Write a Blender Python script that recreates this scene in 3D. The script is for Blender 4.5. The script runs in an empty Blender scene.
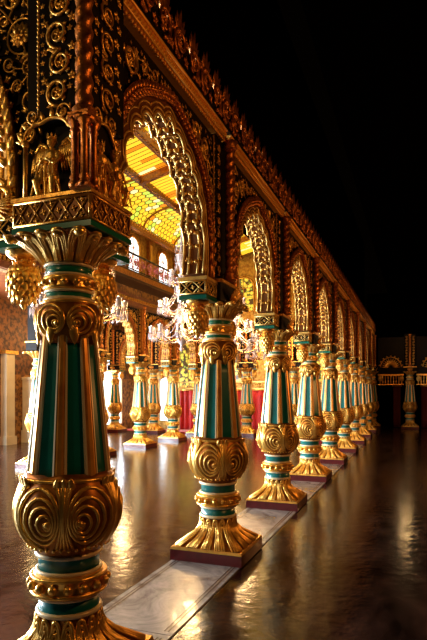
import bpy, math, random
from math import sin, cos, pi, radians, sqrt, atan2
from mathutils import Vector
random.seed(11)
SC = bpy.context.scene
COL = SC.collection
V = Vector

# ------------------------------------------------------------------ mesh builder
class MB:
    def __init__(s):
        s.v = []; s.f = []; s.m = []; s.sm = []
    def add(s, vs, fs, mat=0, smooth=True):
        o = len(s.v); s.v += [tuple(p) for p in vs]
        for f in fs:
            s.f.append(tuple(i+o for i in f)); s.m.append(mat); s.sm.append(smooth)
    def box(s, x0, x1, y0, y1, z0, z1, mat=0):
        vs = [(x0,y0,z0),(x1,y0,z0),(x1,y1,z0),(x0,y1,z0),(x0,y0,z1),(x1,y0,z1),(x1,y1,z1),(x0,y1,z1)]
        s.add(vs, [(0,3,2,1),(4,5,6,7),(0,1,5,4),(1,2,6,5),(2,3,7,6),(3,0,4,7)], mat, False)
    def obox(s, c, ax, ay, az, mat=0):
        # oriented box, centre c and half vectors
        c=V(c); ax=V(ax); ay=V(ay); az=V(az)
        vs=[c+a*ax+b*ay+d*az for d in (-1,1) for a,b in ((-1,-1),(1,-1),(1,1),(-1,1))]
        s.add(vs, [(0,3,2,1),(4,5,6,7),(0,1,5,4),(1,2,6,5),(2,3,7,6),(3,0,4,7)], mat, False)
    def frustum(s, c, h0, z0, h1, z1, mat=0):
        x,y=c
        vs=[(x-h0,y-h0,z0),(x+h0,y-h0,z0),(x+h0,y+h0,z0),(x-h0,y+h0,z0),(x-h1,y-h1,z1),(x+h1,y-h1,z1),(x+h1,y+h1,z1),(x-h1,y+h1,z1)]
        s.add(vs, [(0,3,2,1),(4,5,6,7),(0,1,5,4),(1,2,6,5),(2,3,7,6),(3,0,4,7)], mat, False)
    def tube(s, pts, rad, n=5, closed=False, mat=0, up=None):
        P=[V(p) for p in pts]; k=len(P)
        if k<2: return
        R = rad if hasattr(rad,'__len__') else [rad]*k
        vs=[]; prev=None
        for i in range(k):
            if closed: t=P[(i+1)%k]-P[i-1]
            else: t=P[min(i+1,k-1)]-P[max(i-1,0)]
            if t.length<1e-9: t=V((0,0,1))
            t.normalize()
            if prev is None:
                a=V((0,0,1)) if abs(t.z)<.9 else V((1,0,0))
                nrm=(a-t*a.dot(t)).normalized()
            else:
                nrm=prev-t*prev.dot(t)
                if nrm.length<1e-6: nrm=t.orthogonal()
                nrm.normalize()
            prev=nrm; b=t.cross(nrm)
            for j in range(n):
                an=2*pi*j/n
                vs.append(P[i]+(nrm*cos(an)+b*sin(an))*R[i])
        fs=[]
        for i in range(k if closed else k-1):
            i2=(i+1)%k
            for j in range(n):
                j2=(j+1)%n
                fs.append((i*n+j,i*n+j2,i2*n+j2,i2*n+j))
        if not closed:
            fs.append(tuple(reversed(range(n)))); fs.append(tuple((k-1)*n+j for j in range(n)))
        s.add(vs,fs,mat)
    def lathe(s, prof, n=32, c=(0,0), mat=0, fn=None, cap=True):
        # prof: (z, r) ; fn(theta, t, z, r) -> (r, z)
        vs=[]; k=len(prof)
        for i,(z,r) in enumerate(prof):
            for j in range(n):
                th=2*pi*j/n
                rr,zz=(r,z) if fn is None else fn(th,i/(k-1),z,r)
                vs.append((c[0]+rr*cos(th),c[1]+rr*sin(th),zz))
        fs=[(i*n+j,i*n+(j+1)%n,(i+1)*n+(j+1)%n,(i+1)*n+j) for i in range(k-1) for j in range(n)]
        if cap:
            fs.append(tuple(reversed(range(n)))); fs.append(tuple((k-1)*n+j for j in range(n)))
        s.add(vs,fs,mat)
    def ball(s, c, r, mat=0, n=8, m=5, d=None):
        # ellipsoid, r may be 3 numbers
        rx,ry,rz = r if hasattr(r,'__len__') else (r,r,r)
        vs=[(c[0],c[1],c[2]-rz)]
        for i in range(1,m):
            a=-pi/2+pi*i/m
            for j in range(n):
                b=2*pi*j/n
                vs.append((c[0]+rx*cos(a)*cos(b),c[1]+ry*cos(a)*sin(b),c[2]+rz*sin(a)))
        vs.append((c[0],c[1],c[2]+rz))
        fs=[(0,1+(j+1)%n,1+j) for j in range(n)]
        for i in range(m-2):
            for j in range(n):
                a=1+i*n; fs.append((a+j,a+(j+1)%n,a+n+(j+1)%n,a+n+j))
        e=len(vs)-1; a=1+(m-2)*n
        fs+=[(e,a+j,a+(j+1)%n) for j in range(n)]
        s.add(vs,fs,mat)
    def petal(s, p, d, nrm, L, W, T, curl=0.0, mat=0, rings=4, m=6):
        p=V(p); d=V(d).normalized(); nrm=V(nrm); nrm=(nrm-d*nrm.dot(d))
        if nrm.length<1e-6: nrm=d.orthogonal()
        nrm.normalize(); sd=nrm.cross(d)
        vs=[p]
        for i in range(1,rings+1):
            t=i/(rings+1); w=sin(pi*t**.75)
            c=p+d*(L*t)+nrm*(curl*L*t*t)
            for j in range(m):
                a=2*pi*j/m
                vs.append(c+sd*(cos(a)*W*w)+nrm*(sin(a)*T*w))
        vs.append(p+d*L+nrm*(curl*L))
        fs=[(0,1+(j+1)%m,1+j) for j in range(m)]
        for i in range(rings-1):
            a=1+i*m
            for j in range(m): fs.append((a+j,a+(j+1)%m,a+m+(j+1)%m,a+m+j))
        e=len(vs)-1; a=1+(rings-1)*m
        fs+=[(e,a+j,a+(j+1)%m) for j in range(m)]
        s.add(vs,fs,mat)
    def build(s, name, mats, parent=None, loc=(0,0,0), rz=0.0, label=None):
        me=bpy.data.meshes.new(name)
        me.from_pydata(s.v,[],s.f)
        for m in (mats if isinstance(mats,(list,tuple)) else [mats]): me.materials.append(m)
        me.polygons.foreach_set('material_index', s.m)
        me.polygons.foreach_set('use_smooth', s.sm)
        me.update()
        o=bpy.data.objects.new(name,me); COL.objects.link(o)
        o.location=loc; o.rotation_euler=(0,0,rz)
        if parent is not None: o.parent=parent
        if label: o['label']=label
        return o

def tag(o, label, cat, group=None, kind=None):
    o['label']=label; o['category']=cat
    if group: o['group']=group
    if kind: o['kind']=kind
    return o
def struct(o, label=None):
    o['kind']='structure'
    o['category']=o.name.split('.')[0].split('_')[0]
    if label: o['label']=label
    return o
def empty(name, loc=(0,0,0), rz=0.0, scale=None):
    o=bpy.data.objects.new(name,None); COL.objects.link(o); o.location=loc; o.rotation_euler=(0,0,rz)
    o.empty_display_size=.2
    if scale: o.scale=scale
    return o
def copy_tree(o, parent=None, skip=()):
    c=o.copy(); COL.objects.link(c)
    if parent is not None: c.parent=parent
    for ch in list(o.children):
        if ch.name.split('.')[0] in skip: continue
        copy_tree(ch,c,skip)
    return c

# ------------------------------------------------------------------ materials
def mat(name, base, rough=.4, metal=0.0, noise=None, bump=None, emis=None, estr=0.0, coat=0.0, spec=.5):
    m=bpy.data.materials.new(name); m.use_nodes=True
    nt=m.node_tree; b=nt.nodes['Principled BSDF']
    b.inputs['Base Color'].default_value=(*base,1); b.inputs['Roughness'].default_value=rough
    b.inputs['Metallic'].default_value=metal; b.inputs['Coat Weight'].default_value=coat
    b.inputs['Specular IOR Level'].default_value=spec
    tc=nt.nodes.new('ShaderNodeTexCoord')
    if noise:
        sc,c2,lo,hi=noise
        n=nt.nodes.new('ShaderNodeTexNoise'); n.inputs['Scale'].default_value=sc; n.inputs['Detail'].default_value=4
        r=nt.nodes.new('ShaderNodeValToRGB')
        r.color_ramp.elements[0].position=lo; r.color_ramp.elements[1].position=hi
        r.color_ramp.elements[0].color=(*base,1); r.color_ramp.elements[1].color=(*c2,1)
        nt.links.new(tc.outputs['Object'],n.inputs['Vector']); nt.links.new(n.outputs['Fac'],r.inputs['Fac'])
        nt.links.new(r.outputs['Color'],b.inputs['Base Color'])
    if bump:
        sc,st=bump
        n2=nt.nodes.new('ShaderNodeTexNoise'); n2.inputs['Scale'].default_value=sc; n2.inputs['Detail'].default_value=3
        bp=nt.nodes.new('ShaderNodeBump'); bp.inputs['Strength'].default_value=st; bp.inputs['Distance'].default_value=.01
        nt.links.new(tc.outputs['Object'],n2.inputs['Vector']); nt.links.new(n2.outputs['Fac'],bp.inputs['Height'])
        nt.links.new(bp.outputs['Normal'],b.inputs['Normal'])
    if emis:
        b.inputs['Emission Color'].default_value=(*emis,1); b.inputs['Emission Strength'].default_value=estr
    return m

M={}
M['gold']=mat('gold_leaf',(1.0,.60,.13),.30,.75,noise=(14,(.72,.33,.05),.45,.8),bump=(60,.25))
M['gold_relief']=mat('carved_gilding',(1.0,.56,.12),.34,.8,noise=(20,(.5,.19,.03),.45,.75),bump=(80,.3))
M['copper']=mat('dark_copper_gilding',(.72,.25,.05),.36,.8,noise=(25,(.25,.06,.015),.4,.7),bump=(90,.3))
M['teal']=mat('teal_paint',(.004,.17,.165),.30,0,noise=(6,(.006,.10,.09),.4,.8),coat=.15)
M['ground']=mat('dark_gilding_ground',(.36,.13,.015),.40,.7,noise=(16,(.18,.05,.006),.4,.8))  # darker body colour under the relief, paints shade into the carved grooves
M['green']=mat('green_band_paint',(.006,.16,.10),.28,0,coat=.3)
M['cream']=mat('cream_edge_paint',(.82,.66,.40),.35,.15)
M['orange']=mat('ochre_flute_paint',(.90,.44,.08),.32,.45,noise=(8,(.6,.2,.03),.4,.8))
M['copperdark']=mat('dark_carved_lining',(.22,.075,.015),.45,.4)
M['black']=mat('black_lacquer',(.006,.003,.002),.6,0,noise=(10,(.014,.005,.002),.4,.8),spec=.15)
M['maroon']=mat('maroon_plinth_paint',(.10,.010,.012),.28,0,noise=(12,(.05,.008,.006),.4,.8),coat=.3)
M['palegold']=mat('pale_gold_paint',(.92,.58,.15),.36,.5,noise=(18,(.62,.34,.08),.45,.75),bump=(60,.2))
M['wall']=mat('ochre_carved_wall',(.36,.17,.035),.5,.25,noise=(9,(.10,.035,.01),.42,.6),bump=(30,.8))
M['wallrich']=mat('golden_wall',(.70,.42,.09),.45,.35,noise=(11,(.40,.17,.03),.4,.65),bump=(34,.7))
M['creamwall']=mat('cream_plaster',(.74,.66,.48),.5,0,noise=(3,(.62,.52,.34),.4,.8))
M['redwood']=mat('red_brown_wood',(.16,.045,.02),.35,.1,noise=(9,(.28,.10,.03),.4,.75),bump=(25,.4))
M['beamwood']=mat('amber_beam_wood',(.45,.17,.03),.35,.3,noise=(16,(.22,.07,.015),.4,.7),bump=(30,.5))
M['iron']=mat('dark_iron',(.02,.012,.008),.35,.5)
M['crystal']=mat('crystal_glass',(.62,.50,.49),.10,0,spec=1.0,coat=.5)
M['bulb']=mat('lamp_glass',(1,.9,.8),.3,0,emis=(1,.80,.60),estr=3.0)
M['brass']=mat('brass',(.70,.40,.20),.25,.9)
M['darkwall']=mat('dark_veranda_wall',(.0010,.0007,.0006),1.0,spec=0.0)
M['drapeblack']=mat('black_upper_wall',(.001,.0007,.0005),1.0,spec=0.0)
M['panelwall']=mat('carved_brown_panel',(.20,.075,.02),.4,.3,noise=(7,(.04,.012,.006),.42,.58),bump=(26,.9))
M['mag']=mat('pink_gold_ironwork',(.62,.24,.16),.3,.6,noise=(5,(.70,.22,.45),.5,.6))
for nm,c,st in (('gl_yellow',(1.0,.62,.03),1.0),('gl_amber',(1.0,.30,.01),.8),('gl_lime',(.62,.80,.08),.9),('gl_pale',(1.0,.86,.35),1.15)):
    M[nm]=mat('backlit_'+nm,(c[0]*.5,c[1]*.5,c[2]*.5),.3,0,noise=(4,tuple(x*.4 for x in c),.3,.8),emis=c,estr=st)
M['day']=mat('daylight_window_glass',(.8,.85,.9),.2,0,emis=(.86,.93,1.0),estr=1.7)
M['daywarm']=mat('warm_window_glass',(.8,.7,.3),.2,0,emis=(1.0,.80,.30),estr=1.2)

def marble():
    m=mat('veined_marble',(.6,.56,.54),.22,0,coat=.2); nt=m.node_tree; b=nt.nodes['Principled BSDF']
    tc=nt.nodes.new('ShaderNodeTexCoord'); n=nt.nodes.new('ShaderNodeTexNoise')
    n.inputs['Scale'].default_value=2.2; n.inputs['Detail'].default_value=9; n.inputs['Roughness'].default_value=.7; n.inputs['Distortion'].default_value=1.6
    r=nt.nodes.new('ShaderNodeValToRGB'); e=r.color_ramp.elements
    e[0].position=.32; e[0].color=(.10,.08,.08,1); e[1].position=.72; e[1].color=(.50,.46,.43,1)
    x=e.new(.48); x.color=(.27,.25,.24,1)
    nt.links.new(tc.outputs['Object'],n.inputs['Vector']); nt.links.new(n.outputs['Fac'],r.inputs['Fac']); nt.links.new(r.outputs['Color'],b.inputs['Base Color'])
    bp=nt.nodes.new('ShaderNodeBump'); bp.inputs['Strength'].default_value=.25; bp.inputs['Distance'].default_value=.01
    nt.links.new(n.outputs['Fac'],bp.inputs['Height']); nt.links.new(bp.outputs['Normal'],b.inputs['Normal'])
    return m
M['marble']=marble()
M['marble_inlay']=mat('dark_inlay_line',(.10,.07,.06),.25)

def floor_mat():
    m=mat('polished_dark_floor',(.05,.025,.015),.14,0,coat=.0,spec=.6); nt=m.node_tree; b=nt.nodes['Principled BSDF']
    tc=nt.nodes.new('ShaderNodeTexCoord'); mp=nt.nodes.new('ShaderNodeMapping'); mp.inputs['Scale'].default_value=(1,.35,1)
    n=nt.nodes.new('ShaderNodeTexNoise'); n.inputs['Scale'].default_value=5; n.inputs['Detail'].default_value=7; n.inputs['Roughness'].default_value=.65
    r=nt.nodes.new('ShaderNodeValToRGB'); e=r.color_ramp.elements
    e[0].position=.35; e[0].color=(.007,.003,.002,1); e[1].position=.7; e[1].color=(.045,.020,.014,1)
    nt.links.new(tc.outputs['Object'],mp.inputs['Vector']); nt.links.new(mp.outputs[0],n.inputs['Vector'])
    nt.links.new(n.outputs['Fac'],r.inputs['Fac']); nt.links.new(r.outputs['Color'],b.inputs['Base Color'])
    mr=nt.nodes.new('ShaderNodeMapRange'); mr.inputs['To Min'].default_value=.06; mr.inputs['To Max'].default_value=.26
    nt.links.new(n.outputs['Fac'],mr.inputs['Value']); nt.links.new(mr.outputs[0],b.inputs['Roughness'])
    n2=nt.nodes.new('ShaderNodeTexNoise'); n2.inputs['Scale'].default_value=9; n2.inputs['Detail'].default_value=3
    bp=nt.nodes.new('ShaderNodeBump'); bp.inputs['Strength'].default_value=.28; bp.inputs['Distance'].default_value=.012
    nt.links.new(tc.outputs['Object'],n2.inputs['Vector']); nt.links.new(n2.outputs['Fac'],bp.inputs['Height']); nt.links.new(bp.outputs['Normal'],b.inputs['Normal'])
    return m
M['floor']=floor_mat()
def curtain_mat():
    m=mat('red_velvet',(.50,.006,.008),.6,0); b=m.node_tree.nodes['Principled BSDF']; b.inputs['Sheen Weight'].default_value=.3
    return m
M['red']=curtain_mat()
M['ebony']=mat('dark_stained_soffit',(.05,.018,.01),.4)
M['darkred']=mat('dark_red_cloth',(.10,.004,.006),.7)
def painted_glass():
    m=mat('painted_backlit_glass',(.3,.25,.04),.3,0); nt=m.node_tree; b=nt.nodes['Principled BSDF']
    tc=nt.nodes.new('ShaderNodeTexCoord'); v=nt.nodes.new('ShaderNodeTexVoronoi'); v.inputs['Scale'].default_value=7
    r=nt.nodes.new('ShaderNodeValToRGB'); e=r.color_ramp.elements; r.color_ramp.interpolation='CONSTANT'
    e[0].position=0; e[0].color=(.95,.75,.10,1); e[1].position=.75; e[1].color=(.08,.04,.01,1)
    for p,c in ((.3,(.55,.62,.08,1)),(.45,(1.0,.55,.05,1)),(.6,(.30,.42,.06,1))):
        x=e.new(p); x.color=c
    mm=nt.nodes.new('ShaderNodeMath'); mm.operation='MULTIPLY'; mm.inputs[1].default_value=1.3
    nt.links.new(tc.outputs['Object'],v.inputs['Vector']); nt.links.new(v.outputs['Distance'],mm.inputs[0]); nt.links.new(mm.outputs[0],r.inputs['Fac'])
    nt.links.new(r.outputs['Color'],b.inputs['Emission Color']); nt.links.new(r.outputs['Color'],b.inputs['Base Color']); b.inputs['Emission Strength'].default_value=.55
    return m
M['gl_paint']=painted_glass()

# ------------------------------------------------------------------ relief tools
def spiral_pts(cx, cy, R, turns, a0, dirn=1, rin=.12, n=None, sy=1.0):
    n=n or max(14,int(turns*16)); out=[]
    for i in range(n+1):
        t=i/n; a=a0+dirn*2*pi*turns*t; r=R*(1-(1-rin)*t**.85)
        out.append((cx+r*cos(a),cy+r*sin(a)*sy))
    return out
def rosette(mb, P, N, u, v, R, k=6, mat=0, w=.0):
    for i in range(k):
        a=2*pi*i/k+.3
        d=P(u+cos(a)*.01,v+sin(a)*.01,w)-P(u,v,w)
        mb.petal(P(u,v,w),d,N,R,R*.34,R*.22,.15,mat,3,5)
    c=P(u,v,w+R*.12); mb.ball(c,R*.28,mat,6,4)
def scroll(mb, P, N, u, v, R, rng, mat=0, turns=1.5, a0=None, dirn=None, leaves=5, th=.115):
    a0=rng.uniform(0,2*pi) if a0 is None else a0; dirn=rng.choice((-1,1)) if dirn is None else dirn
    pts=spiral_pts(u,v,R*.92,turns,a0,dirn,.34)
    n=len(pts); P3=[P(a,b,R*.05+.012*sin(pi*i/n)) for i,(a,b) in enumerate(pts)]
    mb.tube(P3,[R*th*(1.1-.5*i/n) for i in range(n)],5,False,mat)
    rosette(mb,P,N,u,v,R*.42,5,mat,R*.06)
    for i in range(leaves):
        j=int(i*n*.62/leaves)+1
        a,b=pts[j]; a2,b2=pts[j+1]
        tx,ty=a2-a,b2-b; l=sqrt(tx*tx+ty*ty)+1e-9; tx/=l; ty/=l
        ox,oy=(a-u)/R,(b-v)/R
        sgn=1 if i%2==0 else -.55
        dx,dy=tx*.75+ox*.8*sgn,ty*.75+oy*.8*sgn
        d=P(a+dx*.01,b+dy*.01,0)-P(a,b,0)
        mb.petal(P(a,b,R*.05),d,N,R*.50,R*.17,R*.10,.25,mat,3,5)
def scroll_fill(mb, P, N, bounds, inside, radii, rng, mat=0, tries=260):
    cs=[]
    for R in radii:
        for _ in range(tries):
            u=rng.uniform(bounds[0],bounds[1]); v=rng.uniform(bounds[2],bounds[3])
            if not inside(u,v,R): continue
            if any((u-a)**2+(v-b)**2<((R+r)*.94)**2 for a,b,r in cs): continue
            cs.append((u,v,R))
    for i,(u,v,R) in enumerate(cs):
        if R>.045: scroll(mb,P,N,u,v,R,rng,mat,leaves=6 if R>.09 else 4)
        else: rosette(mb,P,N,u,v,R*.95,4,mat,.004)
        if i and R>.045:
            a,b,r=min(cs[:i],key=lambda q:(q[0]-u)**2+(q[1]-v)**2)
            m=((a+u)/2+(b-v)*.25,(b+v)/2+(u-a)*.25)
            pts=[]
            for k in range(7):
                t=k/6; x=(1-t)**2*a+2*t*(1-t)*m[0]+t*t*u; y=(1-t)**2*b+2*t*(1-t)*m[1]+t*t*v
                pts.append(P(x,y,.006))
            mb.tube(pts,.006,4,False,mat)
    return cs

# ------------------------------------------------------------------ the column
def sup(th,p):
    return 1.0/((abs(cos(th))**p+abs(sin(th))**p)**(1.0/p))
def interp(tab,z):
    if z<=tab[0][0]: return tab[0][1]
    for (a,ra),(b,rb) in zip(tab,tab[1:]):
        if z<=b:
            t=(z-a)/(b-a); return ra+(rb-ra)*(t)
    return tab[-1][1]
def smooth_prof(tab,n):
    z0,z1=tab[0][0],tab[-1][0]; out=[]
    P=tab
    for i in range(len(P)-1):
        p0=P[max(i-1,0)];p1=P[i];p2=P[i+1];p3=P[min(i+2,len(P)-1)]
        for k in range(n):
            t=k/n
            q=[.5*(2*p1[j]+(p2[j]-p0[j])*t+(2*p0[j]-5*p1[j]+4*p2[j]-p3[j])*t*t+(-p0[j]+3*p1[j]-3*p2[j]+p3[j])*t**3) for j in (0,1)]
            out.append((q[0],q[1]))
    out.append(P[-1]); return out

BULB=[(.70,.170),(.735,.195),(.78,.232),(.84,.268),(.91,.287),(.98,.286),(1.04,.270),(1.09,.250),(1.12,.238)]
COLR=[(1.875,.152),(1.91,.168),(1.96,.180),(2.01,.182),(2.055,.165),(2.08,.140)]
def bead_ring(mb, z, r, br, n, mat=0, rz=None):
    for i in range(n):
        a=2*pi*(i+.5)/n
        mb.ball((r*cos(a),r*sin(a),z),(br,br,rz or br),mat,8,6)
def torus(mb, z, r, tr, mat=0, n=32, m=8):
    mb.tube([(r*cos(2*pi*i/n),r*sin(2*pi*i/n),z) for i in range(n)],tr,m,True,mat)
def surf_spirals(mb, tab, nl, zc, R, tr, sy, off=.004, turns=2.6, mat=0):
    rm=interp(tab,zc)
    for k in range(nl):
        th0=2*pi*k/nl+pi/nl
        dr=1 if k%2 else -1
        pts=spiral_pts(0,0,R,turns,-pi/2 if dr>0 else -pi/2,dr,.10,int(turns*18),sy)
        P3=[]
        for s_,z_ in pts:
            rr=sqrt(s_*s_+(z_/sy)**2); s_-=dr*.50*(R-rr); z_-=.25*(R-rr)
            z=zc+z_; r=interp(tab,z)+off; th=th0+s_/rm
            P3.append((r*cos(th),r*sin(th),z))
        mb.tube(P3,[tr*(1.0-.35*i/len(P3)) for i in range(len(P3))],6,False,mat)
        thc=th0-dr*.47*R/rm; zb=zc-.22*R; r=interp(tab,zb)+off; mb.ball((r*cos(thc),r*sin(thc),zb),tr*1.6,mat,6,5)

def base_pt(th,t):
    # flaring base: t 0 bottom square .. 1 top round
    z=.125+.25*t
    h=.335*(1-t)**1.0+.168*t - .075*sin(pi*t)
    p=2.0+8.0*(1-t)**1.5
    return h*sup(th,p),z
def cap_pt(th,t):
    # flaring capital: t 0 round bottom .. 1 square lip
    z=2.28+.155*t-.02*max(0,t-.85)/.15
    h=.128+.135*(t**1.7)
    p=2.0+5.0*t**1.5
    return h*sup(th,p),z
def feather(mb, S, th0, dth, t0, t1, tr, nest=3, mat=0, out=.006, flip=False):
    # nested U loops standing on a flaring surface
    for q in range(nest):
        f=1-q/nest*.85
        pts=[]
        for i in range(15):
            a=pi*i/14
            u=-cos(a)*dth*.5*f*(1-.0)
            hgt=sin(a)**.6
            t=(t0+(t1-t0)*(hgt*(.55+.45*f))) if not flip else (t1-(t1-t0)*(hgt*(.55+.45*f)))
            r,z=S(th0+u,t); r+=out
            pts.append((r*cos(th0+u),r*sin(th0+u),z))
        mb.tube(pts,tr*(1 if q==0 else .8),5,False,mat)

def ring_patch(mb,prof,mat,n=32):
    mb.lathe(prof,n,mat=mat)

def make_column(simple=False):
    root=empty('ornate_column')
    g=M['gold']
    b=MB(); b.frustum((0,0),.352,0,.352,.10,0); b.build('plinth',M['maroon'],root)
    b=MB(); b.frustum((0,0),.352,.10,.345,.125,0)
    n=64
    prof=[(0,0)]*13
    vs=[];
    K=12
    for i in range(K+1):
        for j in range(n):
            th=2*pi*j/n; r,z=base_pt(th,i/K); r*=1+.02*cos(16*th)*(1-i/K)
            vs.append((r*cos(th),r*sin(th),z))
    b.add(vs,[(i*n+j,i*n+(j+1)%n,(i+1)*n+(j+1)%n,(i+1)*n+j) for i in range(K) for j in range(n)],1)
    for k in range(16):
        th=2*pi*k/16+pi/16
        feather(b,base_pt,th,2*pi/16*.94,.02,.95,.0115,3,out=.008)
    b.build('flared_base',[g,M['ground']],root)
    b=MB()
    b.lathe([(.37,.172),(.40,.166),(.47,.164)],32,mat=1)
    b.lathe([(.60,.164),(.69,.166),(.705,.170)],32,mat=1)
    torus(b,.385,.168,.015,0); torus(b,.472,.172,.012,0); torus(b,.608,.172,.012,0); torus(b,.698,.172,.014,0)
    b.build('lower_neck',[M['cream'],M['teal']],root)
    b=MB()
    b.lathe(smooth_prof([(.475,.166),(.495,.198),(.54,.190),(.585,.198),(.605,.166)],4),40)
    torus(b,.497,.200,.012); torus(b,.583,.200,.012)
    bead_ring(b,.540,.207,.025,16,0,.027)
    b.build('beaded_ring',g,root)
    # bulb
    b=MB()
    def bf(th,t,z,r): return r*(1+.012*cos(12*th)), z+(.035*abs(cos(3*th)) if t>.98 else 0)
    b.lathe(smooth_prof(BULB,4),72,fn=bf,mat=1)
    surf_spirals(b,BULB,6,.935,.143,.0125,1.25,.001,4.3)
    torus(b,1.115,.240,.012,0,40,6)
    for k in range(6):
        th0=2*pi*k/6
        for q in (-2,-1,0,1,2):
            pts=[]
            for i in range(12):
                t=i/11; z=.76+.36*t; r=interp(BULB,z)+.004; th=th0+q*(.022+.075*abs(2*t-1)**2.2)
                pts.append((r*cos(th),r*sin(th),z))
            b.tube(pts,.009 if q else .011,5)
        r=interp(BULB,1.10)
        for q in (-1,0,1):
            th=th0+q*.13
            b.petal((r*cos(th),r*sin(th),1.06),(cos(th)*.1,sin(th)*.1,1),(cos(th),sin(th),0),.085,.026,.012,.25)
    bead_ring(b,.752,.222,.0095,36)
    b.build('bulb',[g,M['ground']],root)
    # shaft core
    b=MB()
    def sf(th,t,z,r):
        return r*cos(pi/8)/cos(((th+pi/8)%(pi/4))-pi/8)*1.0, z
    b.lathe([(1.06+.84*i/6,.228-.083*(i/6)) for i in range(7)],64,fn=sf)
    b.build('shaft',M['teal'],root)
    # eight fluted ribs, gold with cream fillets
    rb=MB()
    def rib_strip(mb,hw0,hw1,o0,o1,mt):
        vs=[]; K=6
        for i in range(K+1):
            t=i/K; z=1.055+.85*t; r=.228-.083*t; k=(1-.36*t)
            for (u,o) in ((hw0,-.012),(hw0,o0),(hw1,o1),(hw1,-.012)):
                vs.append((r+o*k,u*k,z))
        fs=[(i*4+j,i*4+j+1,(i+1)*4+j+1,(i+1)*4+j) for i in range(K) for j in range(3)]
        mb.add(vs,fs,mt,False)
    rib_strip(rb,-.038,-.028,.004,.009,1); rib_strip(rb,.028,.038,.009,.004,1)
    rib_strip(rb,-.028,-.012,.004,.014,0); rib_strip(rb,-.012,.012,.014,.014,0); rib_strip(rb,.012,.028,.014,.004,0)
    r0=rb.build('rib',[M['orange'],M['cream']],root)
    r0.rotation_euler=(0,0,pi/8)
    for k in range(1,8):
        r=r0.copy(); COL.objects.link(r); r.parent=root; r.rotation_euler=(0,0,pi/8+k*pi/4)
    # collar
    b=MB()
    def cf(th,t,z,r): return r*(1+.02*cos(8*th)), z-(.03*abs(cos(4*th)) if t<.02 else 0)
    b.lathe(smooth_prof(COLR,4),64,fn=cf,mat=1)
    surf_spirals(b,COLR,6,1.972,.096,.0095,1.0,.001,3.6)
    torus(b,2.07,.150,.012,0,32,6)
    for k in range(8):
        th=2*pi*k/8
        b.petal((.165*cos(th),.165*sin(th),1.96),(0,0,-1),(cos(th),sin(th),0),.13,.03,.014,.03)
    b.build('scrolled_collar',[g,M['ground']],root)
    b=MB()
    b.lathe([(2.07,.135),(2.10,.126),(2.14,.124)],28,mat=1); b.lathe([(2.21,.124),(2.28,.126)],28,mat=1)
    torus(b,2.088,.132,.014,0,28,6); torus(b,2.135,.128,.009,0,28,6); torus(b,2.222,.128,.009,0,28,6); torus(b,2.278,.128,.011,0,28,6)
    b.build('upper_neck',[M['cream'],M['green']],root)
    b=MB(); b.lathe(smooth_prof([(2.138,.124),(2.15,.142),(2.18,.138),(2.21,.142),(2.222,.124)],3),32)
    bead_ring(b,2.18,.148,.019,14)
    b.build('upper_beads',g,root)
    # capital
    b=MB(); vs=[]; K=12; n=80
    for i in range(K+1):
        t=i/K
        for j in range(n):
            th=2*pi*j/n; r,z=cap_pt(th,t)
            r*=1+.03*t*cos(16*th); z+=.008*t*t*cos(16*th)
            vs.append((r*cos(th),r*sin(th),z))
    vs.append((0,0,2.43))
    fs=[(i*n+j,i*n+(j+1)%n,(i+1)*n+(j+1)%n,(i+1)*n+j) for i in range(K) for j in range(n)]
    fs+=[(K*n+j,K*n+(j+1)%n,len(vs)-1) for j in range(n)]
    b.add(vs,fs,1)
    for k in range(16):
        th=2*pi*k/16
        feather(b,cap_pt,th,2*pi/16*.92,.05,.97,.0105,3,out=.010)
        r,z=cap_pt(th,.8)
        b.petal((r*cos(th),r*sin(th),z-.02),(cos(th)*.8,sin(th)*.8,.7),(cos(th),sin(th),-.6),.060 if k%2==0 else .045,.030,.014,-.2)
    for k in range(4):
        th=pi/4+k*pi/2; r,z=cap_pt(th,.9)
        b.ball((r*cos(th)*1.02,r*sin(th)*1.02,z-.01),(.03,.03,.026),0)
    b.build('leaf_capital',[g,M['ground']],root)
    return root

def lattice_face(mb, P, N, w, h, n, mat=0):
    # diamond lattice with rosettes on a face, P(u,v,o)
    cw=w/n
    for i in range(n):
        u0=i*cw
        for (a,bb,c,d) in ((0,0,1,1),(0,1,1,0)):
            mb.tube([P(u0+cw*a,h*bb,.006),P(u0+cw*c,h*d,.006)],.0055,4,False,mat)
        rosette(mb,P,N,u0+cw/2,h*.5,.012,4,mat,.012)
        rosette(mb,P,N,u0+cw/2,h*.82,.018,4,mat,.004)
        rosette(mb,P,N,u0+cw/2,h*.18,.018,4,mat,.004)
        rosette(mb,P,N,u0,h*.5,.022,4,mat,.004)
    for v in (0,h):
        mb.tube([P(0,v,.006),P(w,v,.006)],.0085,5,False,mat)
    for u in (0,w): mb.tube([P(u,0,.006),P(u,h,.006)],.007,5,False,mat)
def add_abacus(root, x0,x1,y0,y1, name='abacus', z0=2.43, z1=2.60):
    b=MB(); b.box(x0,x1,y0,y1,z0+.03,z1,1); b.box(x0-.012,x1+.012,y0-.012,y1+.012,z0,z0+.028,2)
    b.box(x0-.016,x1+.016,y0-.016,y1+.016,z1,z1+.018,0)
    h=z1-z0-.05; zz=z0+.04
    nx=max(2,round((x1-x0)/.105)); ny=max(2,round((y1-y0)/.105))
    lattice_face(b,lambda u,v,o:V((x0+u,y0-o,zz+v)),V((0,-1,0)),x1-x0,h,nx)
    lattice_face(b,lambda u,v,o:V((x1+o,y0+u,zz+v)),V((1,0,0)),y1-y0,h,ny)
    lattice_face(b,lambda u,v,o:V((x0-o,y0+u,zz+v)),V((-1,0,0)),y1-y0,h,ny)
    lattice_face(b,lambda u,v,o:V((x0+u,y1+o,zz+v)),V((0,1,0)),x1-x0,h,nx)
    b.build(name,[M['gold_relief'],M['copperdark'],M['green']],root)
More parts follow.
